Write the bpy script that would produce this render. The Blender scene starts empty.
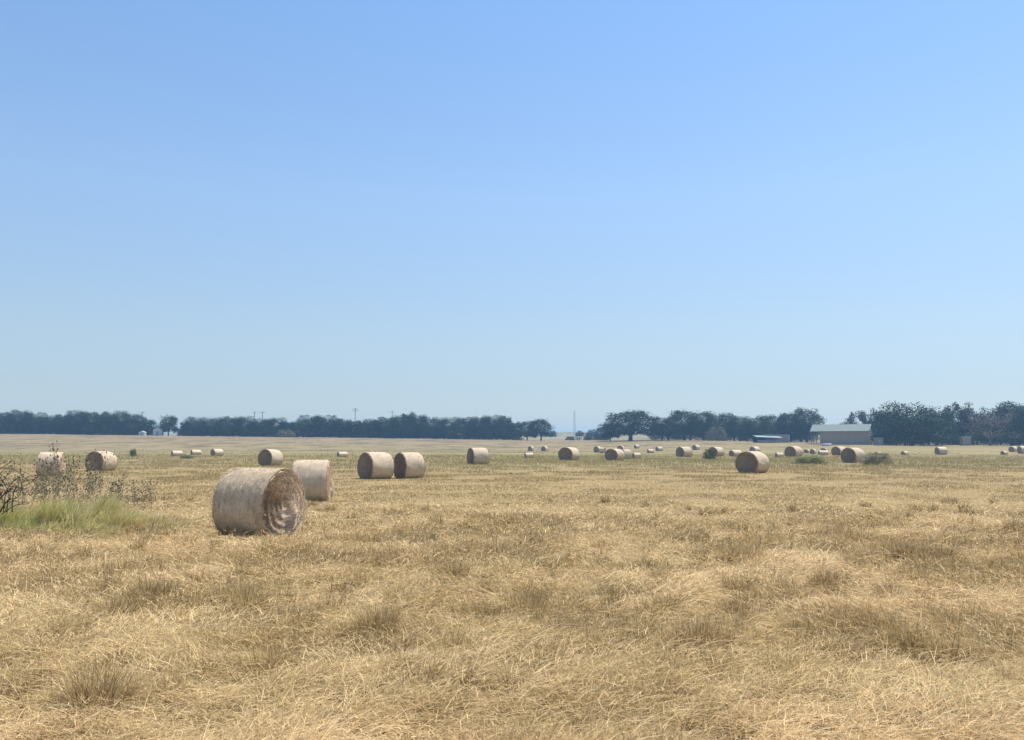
import bpy, math
import numpy as np
from math import radians as R, pi
rng = np.random.default_rng(11)
S = bpy.context.scene
COL = S.collection

# ------------------------------------------------------------------ camera
F, CX, CY, HOR, CAMH = 900.0, 512.0, 370.0, 444.0, 2.1
PITCH = math.atan((HOR - CY) / F)
cd = bpy.data.cameras.new("camera"); cam = bpy.data.objects.new("camera", cd); COL.objects.link(cam)
cd.sensor_width = 36; cd.lens = 36 * F / 1024; cd.clip_end = 9000; cd.clip_start = 0.1
cam.location = (0, 0, CAMH); cam.rotation_euler = (pi / 2 + PITCH, 0, 0)
S.camera = cam

# ------------------------------------------------------------------ noise
def _h(ix, iy, seed):
    n = (ix.astype(np.int64) * 374761393 + iy.astype(np.int64) * 668265263 + seed * 1442695041) & 0xffffffff
    n = ((n ^ (n >> 13)) * 1274126177) & 0xffffffff
    return ((n ^ (n >> 16)) & 0xffffff) / float(0xffffff)
def vn(x, y, s, seed=0):
    x = np.asarray(x, float) / s; y = np.asarray(y, float) / s
    ix = np.floor(x); iy = np.floor(y); fx = x - ix; fy = y - iy
    fx = fx * fx * (3 - 2 * fx); fy = fy * fy * (3 - 2 * fy)
    a = _h(ix, iy, seed); b = _h(ix + 1, iy, seed); c = _h(ix, iy + 1, seed); d = _h(ix + 1, iy + 1, seed)
    return (a * (1 - fx) + b * fx) * (1 - fy) + (c * (1 - fx) + d * fx) * fy
def fbm(x, y, s, seed=0, o=3):
    v = 0; a = 1; t = 0
    for k in range(o):
        v = v + a * vn(x, y, s / 2 ** k, seed + 17 * k); t += a; a *= .5
    return v / t
def sstep(a, b, x):
    t = np.clip((x - a) / (b - a), 0, 1); return t * t * (3 - 2 * t)

# ------------------------------------------------------------------ terrain
_PX = [-600, 0, 150, 350, 550, 700, 830, 900, 1024, 1600]
_D1 = [440, 430, 430, 430, 440, 385, 350, 310, 310, 320]
_YB = [433, 434, 435.5, 438, 440.5, 440.5, 443, 445.5, 445.5, 445]
def H(x, y):
    x = np.asarray(x, float); y = np.asarray(y, float)
    yy = np.maximum(y, 1.0)
    px = np.clip(CX + F * x / yy, -600, 1600)
    d1 = np.interp(px, _PX, _D1); yb = np.interp(px, _PX, _YB)
    h1 = CAMH + (HOR - yb) * d1 / F
    t = sstep(0, 1, (y - (d1 - 150)) / 150)
    z = h1 * t
    z = z + sstep(0, 1, (y - d1) / 550) * (13.5 - h1 + 3 * (fbm(x, y, 420, 5) - .5) * 2) + sstep(1000, 3000, y) * 10
    near = 1 - sstep(30, 90, y)
    z = z + near * ((fbm(x, y, 2.2, 3, 3) - .5) * .15)
    z = z + (fbm(x, y, 22, 9, 2) - .5) * .28 * sstep(12, 60, y)
    return z
cp, sp = math.cos(PITCH), math.sin(PITCH)
def ray(px, py):
    u = (px - CX) / F; v = (CY - py) / F
    return np.array([u, cp - v * sp, sp + v * cp])      # not normalised
def hit(px, py, far=480):
    d = ray(px, py); t = 5.0
    while t < far:
        p = d * t
        if CAMH + p[2] <= float(H(p[0], p[1])): return p[0], p[1]
        t0 = t; t += max(.08, t * .012)
        p = d * t
        if CAMH + p[2] <= float(H(p[0], p[1])):
            for _ in range(9):
                m = (t0 + t) / 2; p = d * m
                if CAMH + p[2] <= float(H(p[0], p[1])): t = m
                else: t0 = m
            return p[0], p[1]
    p = d * far; return p[0], p[1]
def at(px, py, Y):
    d = ray(px, py); d = d / d[1] * Y; return d[0], Y, CAMH + d[2]

# ------------------------------------------------------------------ materials
def newmat(name):
    m = bpy.data.materials.new(name); m.use_nodes = True
    nt = m.node_tree; b = nt.nodes["Principled BSDF"]
    b.inputs["Roughness"].default_value = .9
    b.inputs["Specular IOR Level"].default_value = .15
    return m, nt, b
def ramp(nt, fac, stops):
    r = nt.nodes.new("ShaderNodeValToRGB"); e = r.color_ramp.elements
    while len(e) < len(stops): e.new(.5)
    for k, (p, c) in enumerate(stops): e[k].position = p; e[k].color = (*c, 1)
    nt.links.new(fac, r.inputs[0]); return r.outputs[0]
def noise(nt, scale, vec=None, detail=4, rough=.6):
    n = nt.nodes.new("ShaderNodeTexNoise"); n.inputs["Scale"].default_value = scale
    n.inputs["Detail"].default_value = detail; n.inputs["Roughness"].default_value = rough
    if vec is not None: nt.links.new(vec, n.inputs["Vector"])
    return n.outputs["Fac"]
def coords(nt, kind="Object", scale=(1, 1, 1)):
    t = nt.nodes.new("ShaderNodeTexCoord"); m = nt.nodes.new("ShaderNodeMapping")
    m.inputs["Scale"].default_value = scale
    nt.links.new(t.outputs[kind], m.inputs["Vector"]); return m.outputs[0]
def mix(nt, a, b, fac, mode="MIX"):
    m = nt.nodes.new("ShaderNodeMix"); m.data_type = "RGBA"; m.blend_type = mode
    for s, v in ((m.inputs[0], fac), (m.inputs[6], a), (m.inputs[7], b)):
        if isinstance(v, (int, float)): s.default_value = v
        elif isinstance(v, tuple): s.default_value = (*v, 1)
        else: nt.links.new(v, s)
    return m.outputs[2]
def bump(nt, b, h, strength=.5, dist=.05):
    n = nt.nodes.new("ShaderNodeBump"); n.inputs["Strength"].default_value = strength; n.inputs["Distance"].default_value = dist
    nt.links.new(h, n.inputs["Height"]); nt.links.new(n.outputs[0], b.inputs["Normal"])
def simple(name, c1, c2, scale=3, rough=.85, bs=.2, st=(1, 1, 1)):
    m, nt, b = newmat(name); v = coords(nt, "Object", st); n = noise(nt, scale, v)
    nt.links.new(ramp(nt, n, [(.3, c1), (.7, c2)]), b.inputs["Base Color"])
    b.inputs["Roughness"].default_value = rough
    if bs: bump(nt, b, n, bs, .03)
    return m
def attrmat(name, transl=.3, rough=.8, spec=.2, obj_var=0):
    m = bpy.data.materials.new(name); m.use_nodes = True; nt = m.node_tree
    b = nt.nodes["Principled BSDF"]; o = nt.nodes["Material Output"]
    a = nt.nodes.new("ShaderNodeAttribute"); a.attribute_name = "tint"
    c = a.outputs["Color"]
    if obj_var:
        oi = nt.nodes.new("ShaderNodeObjectInfo")
        f = ramp(nt, oi.outputs["Random"], [(0, (1 - obj_var,) * 3), (.5, (1, 1, .95)), (1, (1 + obj_var * .3, 1 + obj_var * .15, .9))])
        c = mix(nt, c, f, 1.0, "MULTIPLY")
    b.inputs["Roughness"].default_value = rough; b.inputs["Specular IOR Level"].default_value = spec
    nt.links.new(c, b.inputs["Base Color"])
    if transl:
        t = nt.nodes.new("ShaderNodeBsdfTranslucent"); nt.links.new(c, t.inputs["Color"])
        x = nt.nodes.new("ShaderNodeMixShader"); x.inputs[0].default_value = transl
        nt.links.new(b.outputs[0], x.inputs[1]); nt.links.new(t.outputs[0], x.inputs[2]); nt.links.new(x.outputs[0], o.inputs["Surface"])
    return m

GRASS = attrmat("dry_grass_blades", .3, .7, .25)
LEAF = attrmat("oak_foliage", .12, .7, .12, .42)
STRAWM = attrmat("straw_fibres", .15, .8, .2)
BARK = simple("bark", (.07, .055, .045), (.16, .13, .11), 4, .95, .5, (1, 1, .3))
GREYTWIG = simple("grey_twigs", (.16, .14, .13), (.26, .24, .22), 3)

# ------------------------------------------------------------------ object helpers
def link(name, me, parent=None, loc=(0, 0, 0), rz=0):
    o = bpy.data.objects.new(name, me); COL.objects.link(o); o.location = loc; o.rotation_euler = (0, 0, rz)
    if parent is not None: o.parent = parent
    return o
def tag(o, label=None, cat=None, group=None, kind=None):
    if label: o["label"] = label
    if cat: o["category"] = cat
    if group: o["group"] = group
    if kind: o["kind"] = kind
    return o
def mesh_np(name, V, Q, mat, tint=None, smooth=False):
    """V (n,3); Q list of face-index arrays (m,3)/(m,4); tint (n,3)"""
    me = bpy.data.meshes.new(name)
    if not isinstance(Q, (list, tuple)): Q = [Q]
    Q = [q for q in Q if len(q)]
    loops = np.concatenate([q.ravel() for q in Q]).astype(np.int32)
    tot = np.concatenate([np.full(len(q), q.shape[1], np.int32) for q in Q])
    start = np.concatenate([[0], np.cumsum(tot)[:-1]]).astype(np.int32)
    me.vertices.add(len(V)); me.vertices.foreach_set("co", np.ascontiguousarray(V, np.float32).ravel())
    me.loops.add(len(loops)); me.loops.foreach_set("vertex_index", loops)
    me.polygons.add(len(tot)); me.polygons.foreach_set("loop_start", start); me.polygons.foreach_set("loop_total", tot)
    if smooth: me.polygons.foreach_set("use_smooth", np.ones(len(tot), bool))
    if tint is not None:
        a = me.attributes.new("tint", "FLOAT_COLOR", "POINT")
        c = np.ones((len(V), 4), np.float32); c[:, :3] = tint; a.data.foreach_set("color", c.ravel())
    me.materials.append(mat); me.update(calc_edges=True); me.validate()
    return me
class MB:
    def __init__(s): s.V = []; s.F = []; s.n = 0
    def add(s, V, Fs):
        V = [tuple(v) for v in V]; s.V += V; s.F += [tuple(i + s.n for i in f) for f in Fs]; s.n += len(V); return s
    def box(s, x0, x1, y0, y1, z0, z1):
        return s.add([(x, y, z) for z in (z0, z1) for y in (y0, y1) for x in (x0, x1)],
                     [(0, 2, 3, 1), (4, 5, 7, 6), (0, 1, 5, 4), (2, 6, 7, 3), (0, 4, 6, 2), (1, 3, 7, 5)])
    def prism(s, pts, y0, y1):
        n = len(pts)
        return s.add([(x, y0, z) for x, z in pts] + [(x, y1, z) for x, z in pts],
                     [tuple(range(n)), tuple(range(2 * n - 1, n - 1, -1))] + [(i, i + n, (i + 1) % n + n, (i + 1) % n) for i in range(n)])
    def tube(s, pts, rads, n=6):
        pts = [np.array(p, float) for p in pts]; base = s.n; V = []
        for i, p in enumerate(pts):
            t = pts[min(i + 1, len(pts) - 1)] - pts[max(i - 1, 0)]; t /= (np.linalg.norm(t) + 1e-9)
            a = np.cross(t, (0, 0, 1) if abs(t[2]) < .9 else (1, 0, 0)); a /= np.linalg.norm(a); b = np.cross(t, a)
            for k in range(n):
                w = 2 * pi * k / n; V.append(tuple(p + rads[i] * (math.cos(w) * a + math.sin(w) * b)))
        Fs = [(i * n + k, i * n + (k + 1) % n, (i + 1) * n + (k + 1) % n, (i + 1) * n + k) for i in range(len(pts) - 1) for k in range(n)]
        Fs += [tuple(range(n - 1, -1, -1)), tuple((len(pts) - 1) * n + k for k in range(n))]
        return s.add(V, Fs)
    def mesh(s, name, mat, smooth=False):
        me = bpy.data.meshes.new(name); me.from_pydata(s.V, [], s.F); me.materials.append(mat)
        if smooth: me.polygons.foreach_set("use_smooth", np.ones(len(me.polygons), bool))
        me.update(); return me
    def build(s, name, mat, parent=None, smooth=False): return link(name, s.mesh(name, mat, smooth), parent)

# ------------------------------------------------------------------ ground
def make_ground():
    fr = np.radians(np.arange(52, 128.01, .3)); bk = np.radians(np.arange(130, 410, 4.0))
    th = np.concatenate([fr, bk]); n = len(th)
    r = np.concatenate([[.4, 1, 2, 3, 4], np.geomspace(5, 60, 250), np.geomspace(60.5, 500, 170), np.geomspace(510, 3200, 60)])
    Rr, T = np.meshgrid(r, th, indexing="ij")
    x = Rr * np.cos(T); y = Rr * np.sin(T); z = H(x, y)
    V = np.stack([x.ravel(), y.ravel(), z.ravel()], 1)
    i = np.arange(len(r) - 1)[:, None] * n; k = np.arange(n)[None]
    q = np.stack([i + k, i + n + k, i + n + (k + 1) % n, i + (k + 1) % n], -1).reshape(-1, 4)
    V = np.vstack([V, [[0, 0, float(H(0, 0))]]]); c = len(V) - 1
    tri = np.stack([np.full(n, c), np.arange(n), (np.arange(n) + 1) % n], 1)
    m, nt, b = newmat("field_soil_and_stubble")
    v = coords(nt)
    pos = nt.nodes.new("ShaderNodeSeparateXYZ"); nt.links.new(v, pos.inputs[0])
    big = noise(nt, .045, v, 3); mid = noise(nt, .5, v, 5); fine = noise(nt, 9, v, 6, .75)
    vs = coords(nt, "Object", (.012, .075, 1)); bands = noise(nt, 1, vs, 5, .6)
    vs2 = coords(nt, "Object", (.06, .45, 1)); streak = noise(nt, 1, vs2, 6, .7)
    straw = ramp(nt, fine, [(.28, (.12, .08, .032)), (.5, (.30, .215, .095)), (.72, (.48, .355, .17))])
    green = ramp(nt, fine, [(.28, (.10, .09, .035)), (.5, (.22, .19, .075)), (.75, (.38, .315, .14))])
    pale = ramp(nt, fine, [(.28, (.18, .135, .06)), (.7, (.34, .26, .13))])
    red = ramp(nt, fine, [(.3, (.16, .10, .075)), (.7, (.30, .20, .15))])
    def mr(val, a, bb, lo=0., hi=1.):
        n_ = nt.nodes.new("ShaderNodeMapRange"); n_.interpolation_type = "SMOOTHSTEP"
        nt.links.new(val, n_.inputs[0]); n_.inputs[1].default_value = a; n_.inputs[2].default_value = bb
        n_.inputs[3].default_value = lo; n_.inputs[4].default_value = hi; return n_.outputs[0]
    def mth(op, a, bb):
        n_ = nt.nodes.new("ShaderNodeMath"); n_.operation = op
        for s_, q_ in zip(n_.inputs, (a, bb)):
            if isinstance(q_, (int, float)): s_.default_value = q_
            else: nt.links.new(q_, s_)
        return n_.outputs[0]
    g = mth("MULTIPLY", mr(pos.outputs[1], 48, 110), mr(bands, .36, .60))
    g = mth("MULTIPLY", g, mr(pos.outputs[1], 330, 260))
    c = mix(nt, straw, green, g)
    pl = mth("MULTIPLY", mr(pos.outputs[1], 240, 320), mr(streak, .34, .56)); c = mix(nt, c, pale, pl)
    rd = mth("MULTIPLY", mr(pos.outputs[1], 345, 400), mr(pos.outputs[1], 470, 430)); rd = mth("MULTIPLY", rd, mr(mid, .35, .6)); c = mix(nt, c, red, mth("MULTIPLY", rd, .75))
    fl = mr(pos.outputs[1], 520, 600); far = ramp(nt, big, [(.35, (.09, .095, .045)), (.5, (.33, .29, .19)), (.65, (.14, .14, .07))]); c = mix(nt, c, far, fl)
    vs3 = coords(nt, "Object", (.11, .06, 1)); ln1 = noise(nt, 1, vs3, 6, .75)
    vs4 = coords(nt, "Object", (.02, .07, 1)); ln2 = noise(nt, 1, vs4, 6, .65)
    fa = mr(pos.outputs[1], 230, 300)
    c = mix(nt, c, (.135, .115, .055), mth("MULTIPLY", fa, mr(ln1, .46, .62, 0, .85)))
    c = mix(nt, c, (.10, .08, .045), mth("MULTIPLY", fa, mr(ln2, .57, .63, 0, .8)))
    dk = mr(streak, .60, .70, 1, .62); dkc = nt.nodes.new("ShaderNodeCombineColor")
    for k_ in range(3): nt.links.new(dk, dkc.inputs[k_])
    c = mix(nt, c, dkc.outputs[0], 1.0, "MULTIPLY")
    nt.links.new(c, b.inputs["Base Color"])
    bump(nt, b, fine, .9, .06)
    o = link("ground", mesh_np("ground", V, [q, tri], m, smooth=True)); tag(o, "flat hayfield ground of mown straw stubble", "ground", kind="structure")
make_ground()

# ------------------------------------------------------------------ ribbon blades
def blades(x, y, z, h, w, az, p0, p1, tint, seg, root_dark=None):
    """ribbons from (x,y,z), length h, bending from angle p0 to p1 off vertical towards azimuth az"""
    n = len(x); V = np.zeros((n, seg + 1, 2, 3)); pos = np.stack([x, y, z], 1)
    tw = az + rng.uniform(-1.2, 1.2, n) + pi / 2
    side = np.stack([np.cos(tw), np.sin(tw), rng.uniform(-.3, .3, n)], 1)
    for k in range(seg + 1):
        f = k / seg
        ww = (w * (1 - .75 * f ** 1.5))[:, None] * .5
        V[:, k, 0] = pos - side * ww; V[:, k, 1] = pos + side * ww
        if k < seg:
            ph = p0 + (p1 - p0) * ((k + .5) / seg); st = h / seg
            pos = pos + np.stack([np.sin(ph) * np.cos(az) * st, np.sin(ph) * np.sin(az) * st, np.cos(ph) * st], 1)
    base = (np.arange(n) * (seg + 1) * 2)[:, None]
    Q = np.concatenate([base + np.array([[2 * k, 2 * k + 1, 2 * k + 3, 2 * k + 2]]) for k in range(seg)], 0)
    return V.reshape(-1, 3), Q, np.repeat(tint, (seg + 1) * 2, 0)
def join(parts):
    Vs, Qs, Ts = [], [], []; n = 0
    for V, Q, T in parts:
        Vs.append(V); Qs.append(Q + n); Ts.append(T); n += len(V)
    return np.concatenate(Vs), np.concatenate(Qs), np.concatenate(Ts)
def lerp(a, b, t): return a + (b - a) * t[:, None]

STRAW_P = np.array([.82, .62, .34]); STRAW_M = np.array([.53, .38, .175]); STRAW_B = np.array([.235, .15, .055])
OLIVE = np.array([.34, .285, .085]); GREEN = np.array([.19, .22, .07]); GREYP = np.array([.46, .355, .19])

# ------------------------------------------------------------------ bales (positions first: grass keeps clear of them)
# xmin, xmax, ytop, ybase, end angle (deg, + right), label
BALES = [
 (212,306,467.5,537, 53,"largest round hay bale in the near field with a ragged spiral end facing right"),
 (291,332,459,501, 82,"round hay bale just behind the largest bale, seen side on"),
 (357,394,452,479,-58,"left bale of the touching pair of round hay bales in mid field"),
 (393,425,452,478.5,-60,"right bale of the touching pair of round hay bales in mid field"),
 (258,282,449,466,-45,"round hay bale with shaded left end, beyond and above the largest bale"),
 (467,489,447,464.5,-68,"lone round hay bale between the touching pair and the middle of the field"),
 (558,580,447,460.5,-33,"round hay bale alone right of the tall thin pole, shaded end facing left"),
 (602,628,448.5,460.5,-36,"front bale of the overlapping cluster below the big spreading oak"),
 (620,631.5,449,459,-60,"round hay bale tucked behind the right side of the cluster's front bale"),
 (594,601,446,452.5,-30,"small far bale left in the leaning pair just above the cluster's front bale"),
 (599,606,447.5,453.2,60,"small far bale right in the leaning pair just above the cluster's front bale"),
 (617,624.5,445.5,450.5,-15,"tiny far bale whose dark top peeks over the cluster's front bale"),
 (632,641,452.5,458.5,-70,"low pale bale sunk in grass just right of the overlapping cluster"),
 (634,639.5,444.6,448.5,-60,"tiny farthest bale right under the big spreading oak's trunk"),
 (647,654,449,453,-70,"tiny pale bale lying in grass left of the small bright-topped one"),
 (655.6,663,446.6,451,-60,"small bright-topped far bale between the tiny pale bale and the medium bale"),
 (676,692.5,446.6,457,-52,"medium round hay bale left of the round green shrub"),
 (692,700,444.8,450,-40,"small far bale just behind the right top of the medium bale"),
 (707,725.5,446.8,456.5,-42,"round hay bale half hidden behind the round green shrub"),
 (729,742,450,456.5,-62,"low pale bale between the shrub's bale and the dark-ended bale"),
 (746,763.5,446.5,453,-45,"round hay bale peeking over the top of the large dark-ended bale"),
 (736.5,769.5,451,473,-32,"large round hay bale in right mid field showing a dark flat end"),
 (775,783.5,453.3,457.5,-70,"tiny flat-looking bale between the dark-ended bale and the yellowish bale"),
 (784.3,803.7,445.6,457,-38,"yellowish-topped round hay bale behind the low green bush"),
 (803.8,810,449,453,-20,"tiny dark far bale touching the right of the yellowish-topped bale"),
 (810,816.5,448.7,454,-25,"tiny dark far bale, second to the right of the yellowish-topped bale"),
 (818,828.5,450.2,455,-82,"small bale lying side on with a dark bale behind, in front of the barn"),
 (820.5,827,447.8,451.6,-10,"tiny dark bale end showing above the side-on bale in front of the barn"),
 (831.5,847,446.3,455.5,-40,"left and farther bale of the overlapping two in front of the barn's right half"),
 (841.8,865.3,447,463,-38,"right and nearer bale of the overlapping two in front of the barn's right half"),
 (876,882,451.5,456,-60,"tiny pale bale peeking from behind the grey-brown bush"),
 (901.5,908,451,455.3,-45,"tiny bale alone in grass right of the grey-brown bush"),
 (934,948,446.8,454.6,-62,"bright round hay bale in front of the darkest broad oak"),
 (1001,1007.5,451,454.8,-45,"tiny low bale left of the two bales at the right edge"),
 (1009,1017.5,446.2,452,-35,"farther bale of the two overlapping at the right edge"),
 (1016,1031,445.8,453.6,-62,"nearer bright bale cut by the right edge of the view"),
 (38,63.5,452,476, 78,"left bale seen side on behind the dried seed-head weeds"),
 (86.5,116,451,471,-43,"right bale with shaded left end behind the dried seed-head weeds"),
 (171,182.5,450.5,456,-80,"leftmost and lowest of the three small pale bales before the treeline gap"),
 (189.5,202,449.6,455,-80,"middle of the three small pale bales before the treeline gap"),
 (209,225,448.8,456,-66,"rightmost of the three small pale bales, with a dark left end"),
 (337,347.5,451.6,457,-76,"tiny pale bale between the shaded bale and the touching pair"),
 (527.8,534.2,446,451,-30,"tiny far bale left of the two dark-ended ones near mid field"),
 (541,548,446,451.2,-30,"tiny far bale right of the two dark-ended ones near mid field"),
 (524.5,533.5,452.5,458,-78,"small pale bale lying just below the tiny dark-ended far bale"),
]
BP = []; SW = []
for (x0, x1, yt, yb, a, lab) in BALES:
    px = (x0 + x1) / 2; X, Y = hit(px, yb + .8 * (yb > 500))
    hp = yb - yt; sc = hp * (Y + (.1 if hp > 50 else .45)) / F / 1.56
    sc = float(np.clip(sc, .5, 1.12))
    dist = Y + .62 * sc
    BP.append((float(X) * dist / Y, dist, sc, a, px))
    wd = (x1 - x0) * dist / F / (1.46 * abs(math.sin(R(a))) + 1.74 * abs(math.cos(R(a))) * .97)
    SW.append(float(np.clip(wd, sc * .88, sc * 1.15) if hp > 9 else np.clip(wd, max(sc * .9, .6), 1.12)))

# ------------------------------------------------------------------ meadow grass
def lodge(px, py, r, deg, amt): return (*hit(px, py), r, R(deg), amt)
TUFTS = [(155, 602, .55, .50), (228, 612, .6, .42), (60, 640, .5, .34), (375, 640, .5, .42), (455, 580, .4, .3), (533, 622, .42, .38), (700, 652, .5, .46), (105, 715, .5, .42),
         (650, 575, .7, .38), (735, 560, .7, .34), (680, 540, .6, .3), (915, 560, 1.0, .40), (860, 545, .8, .34), (770, 600, .7, .38), (1000, 575, .8, .36), (560, 640, .4, .3), (300, 590, .5, .34),
         (350, 545, .6, .3), (480, 700, .3, .24), (290, 625, .4, .3), (900, 520, .8, .28), (600, 600, .4, .3), (820, 590, .5, .34), (960, 630, .5, .34), (40, 590, .6, .34), (735, 620, .5, .38)]
TUF = [(*hit(a, b), r, h) for a, b, r, h in TUFTS]
for _ in range(330):
    d_ = (7.5 ** -.3 + rng.random() * (34 ** -.3 - 7.5 ** -.3)) ** (1 / -.3)
    TUF.append((rng.uniform(-.6, .6) * d_, d_, rng.uniform(.12, .34), rng.uniform(.2, .42)))
HOLES = [(*hit(a, b), r) for a, b, r in [(695, 655, .22), (225, 618, .25), (240, 628, .2), (505, 672, .16), (400, 690, .2), (850, 668, .3), (120, 722, .25), (270, 700, .16), (640, 705, .18), (800, 660, .2), (530, 632, .14), (160, 630, .18), (770, 715, .25), (420, 690, .15)]]
def meadow():
    dmin, dmax = 5.6, 170.; N = 1150000
    # sample depth with pdf ~ d^-1.35 over a widening wedge
    u = rng.random(N); e = -.42
    d = (dmin ** e + u * (dmax ** e - dmin ** e)) ** (1 / e)
    x = rng.uniform(-1, 1, N) * (.60 * d + 2.2); y = d
    # clumping: move blades toward random clump structure
    cl = fbm(x, y, .35 + 0 * x, 41, 2)
    big = fbm(x, y, 3.2, 51, 2)
    keep = rng.random(N) < (.10 + 1.5 * cl ** 1.4) * (.75 + .5 * big) * 1.15
    for hx, hy, hr in HOLES:
        dd = ((x - hx) / (hr * 1.6)) ** 2 + ((y - hy) / hr) ** 2; keep &= (rng.random(N) > .93 * np.exp(-dd))
    for bx, by, s_, a_, p_ in BP:
        if by < 175:
            an = R(270 + a_) - math.atan2(bx, by); ca, sa = math.cos(an), math.sin(an)
            lx = (x - bx) * ca + (y - by) * sa; ly = -(x - bx) * sa + (y - by) * ca
            keep &= ~((abs(lx) < .70 * s_) & (abs(ly) < .55 * s_))
    x, y, d, cl, big = x[keep], y[keep], d[keep], cl[keep], big[keep]; n = len(x)
    L = sstep(.30, .55, fbm(x, y, 2.3, 61, 3) + .10 * sstep(13, 7, d) - .12 * sstep(9, 16, d))            # lodged share
    az = 2 * pi * 1.6 * fbm(x, y, 1.7, 71, 3) + rng.normal(0, 1.15, n)
    tall = sstep(30, 22, d + 8 * (vn(x, y, 6, 81) - .5))
    hgt = (.05 + .16 * cl) * (.45 + .65 * tall) * rng.uniform(.45, 1.3, n)
    up = np.zeros(n)
    for tx, ty, tr, th in TUF:
        q_ = np.nonzero((abs(x - tx) < tr * 1.6) & (abs(y - ty) < tr * 1.8))[0]
        g = np.exp(-(((x[q_] - tx) / (tr * .6)) ** 2 + ((y[q_] - ty) / (tr * .7)) ** 2)) * (.35 + 1.1 * cl[q_]); g = np.clip(g, 0, 1); hgt[q_] = np.maximum(hgt[q_], g * th * .8 * rng.uniform(.4, 1.15, len(q_))); up[q_] = np.maximum(up[q_], .5 * g * (rng.random(len(q_)) < .7))
        az[q_] = np.where(rng.random(len(q_)) < g, np.arctan2(y[q_] - ty, x[q_] - tx) + rng.normal(0, .7, len(q_)), az[q_])
    # weedy upright stalks in patches
    pat = sstep(.52, .68, fbm(x, y, .8, 91, 3)) * (1 - .6 * L) * (rng.random(n) < .5) * sstep(34, 24, d); up = np.maximum(up, .6 * pat); hgt += .12 * pat * tall
    L = L * (1 - up)
    hgt *= 1 + .2 * L
    p0 = .2 + L * 1.05 + rng.normal(0, .25, n); p1 = p0 + .2 + 1.2 * rng.random(n) ** 1.5 + L * .25
    p1 = np.where(L > .5, np.minimum(p1, 1.75), p1)
    zo = L * rng.uniform(.0, .16, n) * tall
    for bx, by, s_, a_, p_ in BP[:2]:
        nb = np.exp(-(((x - bx) ** 2 + (y - by) ** 2) / 1.7) ** 2); hgt *= 1 - .55 * nb; zo *= 1 - nb
    z = H(x, y) + zo - .01
    # tints
    r1 = rng.random(n); t = np.clip(.22 + .6 * L + .9 * (r1 - .5) - .3 * up, 0, 1)
    T = lerp(STRAW_M[None], STRAW_P[None], t); T = lerp(T, STRAW_B[None], np.clip(.62 * up - .10 + .35 * (rng.random(n) - .5), 0, .85))
    gpatch = sstep(.5, .66, fbm(x, y, 4.5, 101, 3)) * .28 + (sstep(22, 50, d) * .32 + sstep(55, 85, d) * .28) * sstep(.3, .55, fbm(x / 3, y, 9, 111, 2))
    gpatch = gpatch + .35 * (rng.random(n) < .05)
    T = lerp(T, OLIVE[None], np.clip(gpatch * rng.uniform(.4, 1.2, n), 0, .9))
    T = lerp(T, GREYP[None], .5 * sstep(14, 32, d) * rng.random(n))
    pale = rng.random(n) < (.05 + .12 * L); T[pale] = T[pale] * 1.25 + .03
    rr_ = rng.uniform(.4, 1.35, n) ** 1.2; T *= (rr_ + (.93 - rr_) * .55 * sstep(22, 50, d))[:, None]; T *= (1 - .15 * sstep(13, 40, d))[:, None]
    w = np.clip(.00055 * d, .0045, .06) * rng.uniform(.7, 1.4, n)
    hgt = np.maximum(hgt, .0022 * d * (d > 30))
    hgt = np.where(d > 45, np.minimum(hgt, .16 + .001 * d), hgt)
    parts = []
    for lo, hi, seg in ((0, 13, 3), (13, 30, 2), (30, 999, 1)):
        m = (d >= lo) & (d < hi)
        parts.append(blades(x[m], y[m], z[m], hgt[m], w[m], az[m], p0[m], p1[m], T[m], seg))
    # bunch-grass tufts: blades fanning out of one crown, with a tangled top
    bl = [[] for _ in range(8)]; tl_ = []
    for i_, (tx, ty, tr, th) in enumerate(TUF):
        main = i_ < len(TUFTS); nb = int((rng.uniform(800, 1500) if main else 420) * (tr / .4) * min(1, 14 / ty)); nb = max(nb, 90)
        hue = rng.random(); base = lerp(lerp(np.array([[.44, .31, .13]]), np.array([[.29, .19, .075]]), np.array([hue])), np.array([[.36, .295, .09]]), np.array([rng.random() ** 2 * .45]))
        ns = max(1, int(tr / .12)); sx_ = rng.normal(0, tr * rng.uniform(.25, .6), ns); sy_ = rng.normal(0, tr * rng.uniform(.25, .6), ns); kk = rng.integers(0, ns, nb)
        ox, oy = rng.normal(0, .045 + tr * .07, nb), rng.normal(0, .04 + tr * .06, nb); bx_, by_ = tx + sx_[kk] + ox, ty + sy_[kk] + oy
        an = np.arctan2(oy, ox) + rng.normal(0, .9, nb); hh = th * (rng.uniform(.75, 1.2) if main else 1.0) * rng.uniform(.35, 1.1, nb) * (1 - .35 * np.hypot(sx_, sy_)[kk] / tr)
        q0 = np.abs(rng.normal(.22, .22, nb)); q1 = q0 + rng.uniform(.1, 1.3, nb) ** 1.4
        col = base * rng.uniform(.5, 1.35, nb)[:, None]; pz = rng.random(nb) < .26; col[pz] = STRAW_P * rng.uniform(.7, 1.05, pz.sum())[:, None]
        for L_, v_ in zip(bl, (bx_, by_, hh, np.clip(.0006 * ty, .005, .03) * rng.uniform(.6, 1.2, nb), an, q0, q1, col)): L_.append(v_)
    bx_, by_, hh, ww, an, q0, q1, col = [np.concatenate(v) for v in bl]
    parts.append(blades(bx_, by_, H(bx_, by_) - .01, hh, ww, an, q0, q1, col, 3))
    # thin loose straws lying on the thatch
    M = 45000; u = rng.random(M); dd = (5.5 ** -.6 + u * (32. ** -.6 - 5.5 ** -.6)) ** (1 / -.6)
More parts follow.
